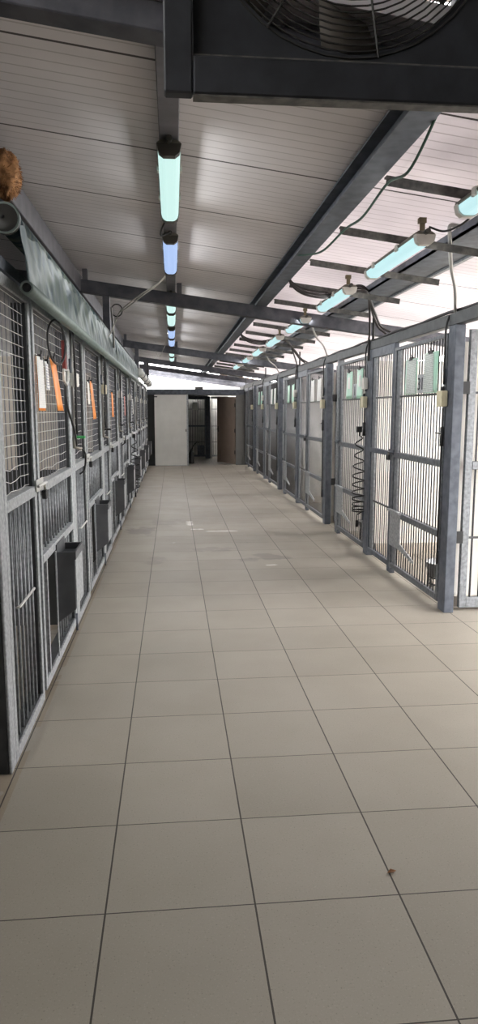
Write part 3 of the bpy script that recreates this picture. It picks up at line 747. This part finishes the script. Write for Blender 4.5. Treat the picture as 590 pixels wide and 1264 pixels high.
def right_gate():
    t = thing('kennel_gate', 'barred kennel gate', 'gate', (RX, RY + .15, 0), 'gates of the barred row')
    W = 1.22
    f = MB()
    f.box(0, .04, 0, .04, .05, 2.06); f.box(0, .04, W - .05, W, .05, 2.06)
    f.box(0, .04, .04, W - .05, .05, .10); f.box(0, .04, .04, W - .05, 2.03, 2.06); f.build('gate_frame', 'gatesteel', t, .003)
    MB().box(.012, .03, W - .145, W - .05, .10, 2.03).build('latch_plate', 'galvdull', t)
    MB().box(-.004, .044, .04, W - .05, 1.08, 1.13).build('cross_rail', 'gatesteel', t, .003)
    MB().box(-.004, .044, .04, W - .05, .545, .595).build('cross_rail', 'gatesteel', t, .003)
    bars(.045, W - .15, .10, 2.03, cross=(1.625,)).build('bar_grille', 'rod', t)
    fd = MB(); fd.box(-.012, -.002, W - .32, W - .03, .27, .60); fd.add([(-.012, W - .32, .27), (-.012, W - .32, .33), (-.012, W - .68, .22), (-.012, W - .68, .25), (.0, W - .32, .27), (.0, W - .32, .33), (.0, W - .68, .22), (.0, W - .68, .25)], [(0, 2, 3, 1), (4, 5, 7, 6), (0, 1, 5, 4), (2, 6, 7, 3), (0, 4, 6, 2), (1, 3, 7, 5)])
    fo = fd.build('feeder_flap', 'galv', t, .002)
    MB().box(-.03, .0, W - .33, W - .0, .585, .605).build('flap_lip', 'galv', fo)
    la = MB(); la.box(-.012, -.002, W - .08, W + .06, 1.10, 1.15); la.tube([(-.02, W - .1, 1.125), (-.02, W + .07, 1.125)], .007, 8); la.build('latch', 'dark', t)
    for z in (.35, 1.7): MB().tube([(-.004, -.006, z), (-.004, -.006, z + .1)], .012, 8).build('hinge', 'dark', t)
    MB().box(.0, .04, W - .06, W - .01, .0, .05).build('foot', 'dark', t)
    return t
def right_panel():
    t = thing('barred_screen', 'narrow barred panel', 'panel', (RX, RY + 1.38, 0), 'fixed panels of the barred row')
    W = .74; f = MB()
    f.box(0, .045, 0, .05, .0, 2.105); f.box(0, .04, W - .045, W, .05, 2.105); f.box(0, .04, .05, W - .045, .05, .10); f.box(0, .04, .05, W - .045, 2.02, 2.105)
    f.build('panel_frame', 'dark', t, .003)
    MB().box(.0, .04, .05, W - .045, 1.085, 1.13).build('cross_rail', 'dark', t, .003)
    MB().box(.012, .03, W - .16, W - .045, .10, 2.02).build('edge_plate', 'galvdull', t)
    bars(.055, W - .165, .10, 2.02, cross=(1.625, .60)).build('bar_grille', 'rod', t)
    return t
def side_gate():
    t = thing('side_gate', 'galvanised side gate', 'gate', (RX + .14, RY + .06, 0), 'side gates across the passages')
    W = .86; f = MB()
    f.box(0, .055, 0, .04, .02, 2.08); f.box(W - .055, W, 0, .04, .02, 2.08); f.box(.055, W - .055, 0, .04, .02, .10); f.box(.055, W - .055, 0, .04, 2.02, 2.08)
    f.build('gate_frame', 'galvdull', t, .003)
    MB().box(.055, W - .055, -.003, .043, 1.07, 1.13).build('cross_rail', 'galvdull', t, .003)
    mb = MB(); n = 11
    for i in range(n):
        x = .055 + (W - .11) * (i + .5) / n; mb.tube([(x, .02, .1), (x, .02, 2.02)], .0075, 6)
    for z in (1.63, .56): mb.box(.055, W - .055, .004, .012, z - .008, z + .008)
    mb.build('bar_grille', 'rod', t)
    for z in (.52, 1.62): MB().box(-.06, .004, -.012, 0, z, z + .09).build('hinge', 'black', t)
    return t
rg, rp_, sg = right_gate(), right_panel(), side_gate()
rg['label'] = 'nearest barred kennel gate, with two clipped sheets and a number plate'
rp_['label'] = 'narrow barred panel beside the nearest barred gate'
sg['label'] = 'galvanised side gate facing the entrance beside the nearest dark post'
post1 = None; gi = 1; pi_ = 0
for k in range(4):
    y = RY + RP * k
    right_post('dark square post of the barred row, %s from the entrance' % ORD[pi_], y); pi_ += 1
    right_post('dark square post of the barred row, %s from the entrance' % ORD[pi_], y + 2.13); pi_ += 1
    MBs = MB().box(.079, .10, .0, .03, 0, 2.1).build('hinge_strip', 'galv'); MBs.location = (RX, y + .07, 0)
    tag(MBs, 'pale galvanised hinge strip beside the %s side gate' % ORD[k], 'strip', 'hinge strips')
    if k:
        dup(rg, (RX, y + .15, 0), '%s barred gate from the entrance' % ORD[gi]); gi += 1
        dup(rp_, (RX, y + 1.38, 0), 'narrow barred panel beyond the %s barred gate from the entrance' % ORD[gi - 1])
        dup(sg, (RX + .14, y + .06, 0), '%s galvanised side gate, in a gap of the barred row' % ORD[k])
    if k < 3:
        dup(rg, (RX, y + 2.28, 0), '%s barred gate from the entrance%s' % (ORD[gi], ', with green sheets' if k == 0 else '')); gi += 1
        right_post('slim galvanised end post closing the %s pair of barred kennels' % ORD[k], y + 3.53, .06, 'galvdull', 'end_post', 'end posts of the barred row')
    add_padlock('black padlock at the latch of the %s narrow barred panel' % ORD[k], (RX - .022, y + 1.40, 1.125), 'padlocks of the barred row')

# sheets, plates
def rsheet(label, y0, y1, z0, z1, fr_, m='green', lean=-.0):
    return sheet('notice_sheet', label, y0, z0, z1, y1 - y0, m, 'black', fr_, lean, RX - .012, None, -1)
rsheet('grey printed sheet in a green sleeve, far side of the nearest number plate', 5.62, 5.92, 1.635, 1.925, ('text', .06, .90, .02, .98))
rsheet('densely printed sheet in a green sleeve next to the nearest dark post', 5.17, 5.47, 1.635, 1.945, ('text', .30, 1.0, .02, .98))
rsheet('pale green sheet with painted white glare, far side of the second barred gate', 7.70, 7.97, 1.63, 1.93, ('paper', .35, .8, .2, .62))  # white front patch is painted glare, not a page
rsheet('pale green sheet next to the coiled hose on the second barred gate', 7.27, 7.52, 1.63, 1.94, ('paper', .25, .7, .22, .6))
for k in range(1, 3):
    y = RY + RP * k
    rsheet('white printed sheet on the far half of the %s barred gate' % ORD[2 * k], y + .75, y + 1.0, 1.63, 1.93, ('textw', 0, 1, 0, 1), 'paper' if k == 1 else 'green')
    rsheet('white printed sheet on the near half of the %s barred gate' % ORD[2 * k], y + .3, y + .55, 1.63, 1.93, ('textw', 0, 1, 0, 1), 'paper' if k == 1 else 'green')
    rsheet('green sheet on the far half of the %s barred gate' % ORD[2 * k + 1], y + 2.85, y + 3.1, 1.63, 1.93, None)
    rsheet('green sheet on the near half of the %s barred gate' % ORD[2 * k + 1], y + 2.4, y + 2.65, 1.63, 1.93, None)
def plate(label, y, z, txt):
    t = thing('number_plate', label, 'plate', (RX - .006, y, z))
    MB().box(-.004, 0, 0, .15, 0, .15).build('plate', 'plate', t, .002)
    cu_ = bpy.data.curves.new('digits', 'FONT'); cu_.body = txt; cu_.size = .14; cu_.extrude = .001; cu_.align_x = 'CENTER'
    cu_.materials.append(M['digit'])
    tmp = bpy.data.objects.new('digits_curve', cu_); col.objects.link(tmp)
    me = bpy.data.meshes.new_from_object(tmp.evaluated_get(bpy.context.evaluated_depsgraph_get())); bpy.data.objects.remove(tmp)
    me.materials.clear(); me.materials.append(M['digit'])
    o = bpy.data.objects.new('digits', me); col.objects.link(o); o.parent = t
    o.location = (-.006, .075, .027); o.rotation_euler = (PI / 2, 0, -PI / 2)
    return t
plate('grey plate numbered 31 between the two sheets of the nearest barred gate', 5.47, 1.64, '31')
plate('small grey plate between the green sheets of the second barred gate', 7.53, 1.64, '1')

# boxes, taps and cables on the posts
for k in range(4):
    for s_, yy in ((0, RY + RP * k), (1, RY + RP * k + 2.13)):
        idx = 2 * k + s_
        t = thing('junction_box', 'cream junction box on the %s dark post of the barred row' % ORD[idx], 'box', (RX - .005, yy + .13, 1.53), 'junction boxes of the barred row')
        MB().box(-.05, .0, -.05, .05, 0, .115).build('box_body', 'jbox', t, .006)
        MB().tube([(-.02, 0, .115), (-.02, 0, .145)], .013, 8).build('gland', 'black', t)
        if s_ == 1:
            t2 = thing('socket_box', 'white socket box above the junction box of the %s dark post' % ORD[idx], 'box', (RX - .005, yy + .12, 1.72), 'socket boxes of the barred row')
            MB().prism([(-.05, 0), (.05, 0), (.05, .08), (.025, .115), (-.025, .115), (-.05, .08)], 'x', -.045, 0).build('box_body', 'wbox', t2, .004)
        xs = RX - .02
        c = [(xs + .02, yy + .13, 2.18), (xs, yy + .13, 2.10), (xs, yy + .135, 1.9 if s_ == 0 else 1.85)] + ([(xs, yy + .13, 1.69)] if s_ == 0 else [])
        solo(MB().tube(smooth_path(c), .008, 6), 'drop_cable', 'black', 'black cable dropping from the rail to the box on the %s dark post' % ORD[idx], 'cable', 'drop cables of the barred row', loc=c[0])
        t = thing('hose_valve', 'black hose valve under the junction box of the %s dark post' % ORD[idx], 'valve', (RX - .02, yy + .13, 1.30), 'hose valves of the barred row')
        MB().tube([(0, 0, -.06), (0, 0, .08)], .014, 8).build('valve_body', 'black', t)
        MB().tube([(0, 0, .03), (-.01, .10, .035)], .006, 6).build('lever', 'black', t)
        MB().tube([(0, 0, .22), (0, 0, .08)], .006, 6).build('feed_hose', 'black', t)
        if s_ == 0: MB().tube([(0, 0, -.06), (0, -.005, -.95)], .007, 6).build('down_hose', 'black', t)
coil(RX - .085, RY + 2.13 + .06, 1.22, .46, .062, 10, 'black coiled hose hanging on the second dark post of the barred row')

# bowls on the kennel floor behind the nearest barred gates
def bowl(label, x, y, r):
    t = thing('feeding_bowl', label, 'bowl', (x, y, 0), 'bowls in the barred kennels')
    MB().lathe([(.0, .14), (r * .75, .14), (r * .8, .15), (r, .245), (r + .02, .25), (r + .02, .24), (r * .86, .13), (0, .125)], (0, 0, 0), 24).build('bowl', 'bowl', t)
    s2 = MB()
    for z in (.01, .07, .125): s2.tube([((r * .92) * math.cos(a), (r * .92) * math.sin(a), z) for a in [2 * PI * j / 24 for j in range(24)]], .007, 5, True)
    for j in range(6):
        a = 2 * PI * j / 6; s2.tube([(r * .92 * math.cos(a), r * .92 * math.sin(a), 0), (r * .92 * math.cos(a), r * .92 * math.sin(a), .2)], .006, 5)
    s2.build('wire_stand', 'rod', t)
    return t
bowl('steel feeding bowl on a wire stand behind the nearest barred gate', 2.26, 5.55, .15)
bowl('steel feeding bowl on a wire stand behind the second barred gate', 2.26, 7.75, .14)

# conduits leaning up from the rail to the roof
for k, (lab) in enumerate(('nearest grey conduit bent above the first dark post', 'grey conduit bent above the third dark post of the barred row', 'grey conduit bent above the fifth dark post of the barred row')):
    y = RY + RP * k
    pts = smooth_path([(2.01, y + .05, 2.19), (1.90, y - .20, 2.31), (1.74, y - .52, 2.385), (1.61, y - .80, 2.53)], 5) + smooth_path([(1.60, y - .82, 2.542), (1.602, y - .83, 2.552), (1.615, y - .83, 2.554), (1.635, y - .83, 2.552), (1.655, y - .83, 2.55)], 5)
    solo(MB().tube(pts, .0115, 8), 'bent_conduit', 'conduit', lab, 'conduit', 'bent conduits', loc=(2.01, y + .05, 2.19))
# cable bundles sagging from the beam to posts
for k, lab in enumerate(('nearest', 'farther')):
    y = RY + RP * k + 2.2; dy = 0 if k == 0 else .2
    A = (.97, y - 1.17, roofz(.97) - .075)
    for q, nm in ((0, 'upper'), (1, 'middle'), (2, 'lower')):
        e = .022 * q
        pts = [A, (1.0, y - 1.18, A[2] - .05 - e * .5), (1.10, y - 1.17, 2.505 - e), (1.27, y - 1.17, 2.478 - e), (1.45, y - 1.13, 2.512 - e), (1.58, y - 1.17, 2.535 - e), (1.67 + e * .3, y - 1.07, 2.495 - e)]
        pts += [(1.80, y - .68, 2.39), (1.93, y - .24, 2.27), (1.985, y - .02, 2.2), (1.985, y - .02, 2.0)] if q == 0 else [(1.80 + e, y - .70, 2.38), (1.93 + e, y - .42 - e, 2.29), (2.03 + e, y - .30 - .1 * q, 2.225)]
        solo(MB().tube(smooth_path(pts), .011, 6), 'sagging_cable', 'blackcable', '%s sagging dark cable of the %s bundle above the barred row' % (nm, lab), 'cable', 'sagging cable bundles', loc=A)
for k in range(4):
    y = RY + RP * k + 2.2
    solo(MB().tube([(2.035, y, 2.19), (2.035, y, roofz(2.035) - .105)], .013, 8), 'riser_conduit', 'black', 'black riser tube from rail to roof at the %s dark post' % ORD[2 * k + 1], 'conduit', 'riser tubes', loc=(2.035, y, 2.19))
# green cable
pts = smooth_path([(.99, 2.52, 2.66), (.97, 2.9, 2.47), (.95, 3.15, 2.485), (.96, 3.6, 2.46), (.97, 4.0, 2.5), (.93, 4.4, 2.47), (.90, 4.8, 2.53), (.88, 5.0, 2.57)])
solo(MB().tube(pts, .0065, 6), 'green_cable', 'greencable', 'thin dark green cable looping along the dark roof beam near the fan', 'cable', loc=tuple(pts[0]))
# pale cable from the lamp row to the curtain side
for q in range(2):
    pts = smooth_path([(-.05, 6.35 + .05 * q, 2.66), (-.12, 6.4 + .04 * q, 2.60), (-.25, 6.5, 2.54 - .02 * q), (-.42, 6.8, 2.47 - .025 * q), (-.5, 7.0, 2.43), (-.56, 7.2, 2.35), (-.61, 7.1, 2.22), (-.64, 7.0, 2.13)])
    solo(MB().tube(pts, .0055, 6), 'pale_cable', 'greycable', ('upper' if q == 0 else 'lower') + ' of two pale cables swinging from the bluish lamp to the curtain', 'cable', 'pale cables', loc=tuple(pts[0]))
solo(MB().tube([(-.545 + .055 * math.cos(a), 7.33, 2.50 + .06 * math.sin(a)) for a in [2 * PI * j / 20 for j in range(20)]], .006, 6, True), 'cable_loop', 'black', 'small black cable ring tied under the second rafter by the post', 'cable', loc=(-.545, 7.33, 2.5))
solo(MB().tube([(-.60, 7.33, 2.53), (-.585, 7.33, 2.4), (-.585, 7.34, 2.13)], .011, 8), 'post_conduit', 'conduit', 'pale conduit running down beside the second rafter post', 'conduit', loc=(-.585, 7.33, 2.13))
pts = smooth_path([(0, 4.60, zL + .06), (-.05, 4.7, zL + .0), (-.06, 4.82, zL - .02), (-.02, 4.98, zL + .03), (0, 5.06, zL + .06)])
solo(MB().tube(pts, .006, 6), 'lamp_lead', 'black', 'black lead linking the first two lamps of the central beam', 'cable', loc=tuple(pts[0]))
pts = smooth_path([(-.06, 10.9, 2.66), (-.09, 11.2, 2.55), (-.16, 11.8, 2.45), (-.22, 12.6, 2.44), (-.3, 13.44, 2.60)])
solo(MB().tube(pts, .006, 6), 'pale_cable', 'greycable', 'pale cable hanging from the middle lamps toward the third rafter', 'cable', loc=tuple(pts[0]))

# ------------------------------------------------------------------ far end
ED = 19.3
dl = thing('sandwich_door', 'plain white sandwich door leaf standing across the far end', 'door', (-.49, ED, 0))
MB().box(0, .90, 0, .05, .01, 1.93).build('leaf', 'leafwhite', dl, .006)
MB().box(.87, .915, -.006, .056, 0.0, 1.94).build('edge_trim', 'galv', dl)
MB().box(.0, .9, -.006, .056, 0.0, .012).build('bottom_trim', 'galv', dl)
MB().box(.0, .08, -.012, .0, 1.86, 1.89).build('hinge', 'black', dl)
MB().box(.84, .862, -.025, -.0, .93, 1.0).build('lock_plate', 'black', dl)
# header and jambs of the opening behind it
struct(MB().box(-.70, 1.98, ED + .12, ED + .2, 1.93, 2.08), trim(), 'dark')
struct(MB().box(.98, 1.14, ED + .04, ED + .12, 2.0, 2.14), trim(), 'dark') if False else None
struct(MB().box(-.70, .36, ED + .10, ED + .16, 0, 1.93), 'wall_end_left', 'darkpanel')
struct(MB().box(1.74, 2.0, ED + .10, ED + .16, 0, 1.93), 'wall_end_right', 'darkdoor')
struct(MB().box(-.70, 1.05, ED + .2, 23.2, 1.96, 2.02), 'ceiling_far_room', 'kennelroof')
struct(MB().box(1.05, 2.09, ED + .2, 22.3, 1.96, 2.02), 'ceiling_far_room_side', 'kennelroof')  # far room roofs stop short, gaps added to light the gates
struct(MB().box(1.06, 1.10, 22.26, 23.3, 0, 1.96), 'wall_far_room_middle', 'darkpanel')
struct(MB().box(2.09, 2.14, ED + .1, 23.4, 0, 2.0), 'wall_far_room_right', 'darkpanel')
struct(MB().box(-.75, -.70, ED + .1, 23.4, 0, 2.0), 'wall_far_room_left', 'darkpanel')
struct(MB().box(-.70, 2.0, 23.3, 23.36, 0, 1.96), 'wall_far_room_back', 'greywall')
sb = thing('sign_box', 'small dark lamp box on the header of the far doorway', 'box', (.62, ED + .16, 2.08)); MB().box(0, .22, -.03, .03, 0, .07).build('box_body', 'darkdoor', sb, .004)
bd = thing('brown_door', 'open brown grey door with black handles at the far doorway', 'door', (1.74, 19.45, 0), None, math.radians(118))
MB().box(0, .95, -.025, .025, .02, 1.88).build('leaf', 'brown', bd, .004)
hd = MB(); hd.tube([(.88, .03, .98), (.88, .07, .98), (.76, .07, .99)], .013, 8); hd.box(.865, .895, .025, .033, .9, 1.06); hd.build('handle', 'black', bd)
hd = MB(); hd.tube([(.88, -.03, .98), (.88, -.07, .98), (.76, -.07, .99)], .013, 8); hd.box(.865, .895, -.033, -.025, .9, 1.06); hd.build('handle', 'black', bd)
for z in (.3, .9, 1.6): MB().tube([(.0, .03, z), (.0, .03, z + .1)], .014, 8).build('hinge', 'black', bd)
fg = thing('kennel_gate', 'dim barred gate inside the room beyond the far doorway', 'gate', (.42, 22.2, 0))
f = MB(); f.box(0, .06, 0, .05, 0, 1.95); f.box(.6, .76, 0, .05, 0, 1.95); f.box(.06, .6, 0, .05, .06, .12); f.box(.06, .6, 0, .05, 1.85, 1.95); f.build('gate_frame', 'dark', fg)
MB().box(.06, .6, -.003, .05, 1.0, 1.05).build('cross_rail', 'dark', fg)
mb = MB()
for i in range(10): x = .06 + .54 * (i + .5) / 10; mb.tube([(x, .025, .1), (x, .025, 1.88)], .009, 6)
for z in (.52, 1.55): mb.box(.06, .6, .008, .016, z - .008, z + .008)
mb.build('bar_grille', 'rod', fg)
MB().box(.2, .38, -.008, -.003, 1.52, 1.76).build('notice', 'paper', fg)
MB().box(.34, .56, -.02, -.004, .12, .42).build('hatch_frame', 'dark', fg)
fp = thing('barred_screen', 'pale barred strip beside the dim gate in the far room', 'panel', (1.20, 22.2, 0))
f = MB(); f.box(0, .03, 0, .04, 0, 1.95); f.box(.5, .55, 0, .04, 0, 1.95); f.box(.03, .5, 0, .04, 1.87, 1.95); f.box(.03, .5, 0, .04, .06, .12); f.build('panel_frame', 'galv', fp)
mb = MB()
for i in range(6): x = .03 + .47 * (i + .5) / 6; mb.tube([(x, .02, .1), (x, .02, 1.9)], .008, 6)
for z in (.52, 1.02, 1.55): mb.box(.03, .5, .005, .012, z - .008, z + .008)
mb.build('bar_grille', 'rod', fp)
wt = thing('hand_pump', 'black spray can lance leaning behind the white door leaf', 'tool', (.52, 20.1, 0))
MB().lathe([(0, 0), (.07, 0), (.075, .03), (.075, .3), (.03, .36), (.03, .4)], (0, 0, 0), 16).build('tank', 'black', wt)
MB().tube([(0, 0, .38), (.05, 0, .5), (.16, 0, .62), (.22, 0, .60)], .014, 6).build('lance', 'black', wt)
# rusty sheets and open purlins beyond the roof edge
for i, (xa, xb, ya, yb, lab) in enumerate(((1.1, 2.0, 20.5, 21.7, 'rusty sheet over the roof gap nearest the end of the roof'), (1.5, 2.9, 22.2, 23.4, 'rusty sheet over the last roof gap at the far wall'))):
    mb = MB(); n = 40; vs, fs = [], []
    for off in (0, .004):
        for j in range(n + 1):
            x = xa + (xb - xa) * j / n; z = roofz(x) + .03 + .015 * math.sin(j * PI / 2) + off
            vs += [(x, ya, z), (x, yb, z)]
    q = 2 * (n + 1)
    for j in range(n): fs += [(2 * j, 2 * j + 1, 2 * j + 3, 2 * j + 2), (q + 2 * j, q + 2 * j + 2, q + 2 * j + 3, q + 2 * j + 1), (2 * j, 2 * j + 2, q + 2 * j + 2, q + 2 * j), (2 * j + 1, q + 2 * j + 1, q + 2 * j + 3, 2 * j + 3)]
    mb.add(vs, fs); solo(mb, 'rusty_sheet', 'rust', lab, 'sheet', 'rusty roof sheets', loc=(xa, ya, roofz(xa)))

# small leaf on the floor
lf = MB(); lf.add([(0, 0, .003), (.012, .008, .01), (.03, .004, .006), (.016, -.01, .012), (0, 0, .001), (.012, .008, .007), (.03, .004, .004), (.016, -.01, .009)], [(0, 1, 2, 3), (4, 7, 6, 5), (0, 4, 5, 1), (1, 5, 6, 2), (2, 6, 7, 3), (3, 7, 4, 0)])
o = lf.build('dry_leaf', 'fur'); o.location = (.68, 2.04, 0); tag(o, 'tiny dry brown leaf on the floor tiles near the entrance', 'leaf')

# ------------------------------------------------------------------ light
w = bpy.data.worlds.new('overcast sky'); scene.world = w; w.use_nodes = True
bg = w.node_tree.nodes['Background']; bg.inputs['Color'].default_value = (1.0, 0.985, 0.985, 1); bg.inputs['Strength'].default_value = 14.5

for o in [x for x in bpy.data.objects if x.name.startswith('tube_lamp') and x.type == 'EMPTY']:
    for sg_ in (-1, 1):                                               # light leaves the lens to both sides
        al = bpy.data.lights.new('tube', 'AREA'); al.shape = 'RECTANGLE'; al.size = .05; al.size_y = 1.08; al.energy = 3.6; al.color = (.98, 1.0, 1.0)
        lo_ = bpy.data.objects.new('tube', al); col.objects.link(lo_); lo_.parent = o; lo_.location = (sg_ * .062, .58, .02)
        lo_.rotation_euler = (0, math.radians(-50 * sg_), 0)

# ------------------------------------------------------------------ camera
F, CX, CY, VX, VY = 862.0, 295.0, 632.0, 213.0, 507.0
fy = Vector(((VX - CX) / F, -(VY - CY) / F, 1.0)).normalized()       # corridor axis in camera axes (right, up, forward)
zc = Vector((0, fy.z, -fy.y)).normalized()
xc = Vector((fy.y * zc.z - fy.z * zc.y, fy.z * zc.x - fy.x * zc.z, fy.x * zc.y - fy.y * zc.x))
if xc.x < 0: xc = -xc
# rows: camera right / up / forward expressed in world axes
right = Vector((xc.x, fy.x, zc.x)); up = Vector((xc.y, fy.y, zc.y)); fwd = Vector((xc.z, fy.z, zc.z))
cam = bpy.data.cameras.new('camera'); co = bpy.data.objects.new('camera', cam); col.objects.link(co)
rot = Matrix((right, up, -fwd)).transposed()
co.matrix_world = Matrix.Translation((0, 0, 1.5)) @ rot.to_4x4()
cam.sensor_fit = 'VERTICAL'; cam.sensor_height = 36.0; cam.lens = F / 1264.0 * 36.0
cam.clip_start = 0.05; cam.clip_end = 200
scene.camera = co
scene.view_settings.view_transform = 'Standard'; scene.view_settings.look = 'None'
scene.view_settings.gamma = 1.0; scene.view_settings.use_curve_mapping = False
scene.view_settings.exposure = 0.0
scene.cycles.max_bounces = 8; scene.cycles.diffuse_bounces = 5
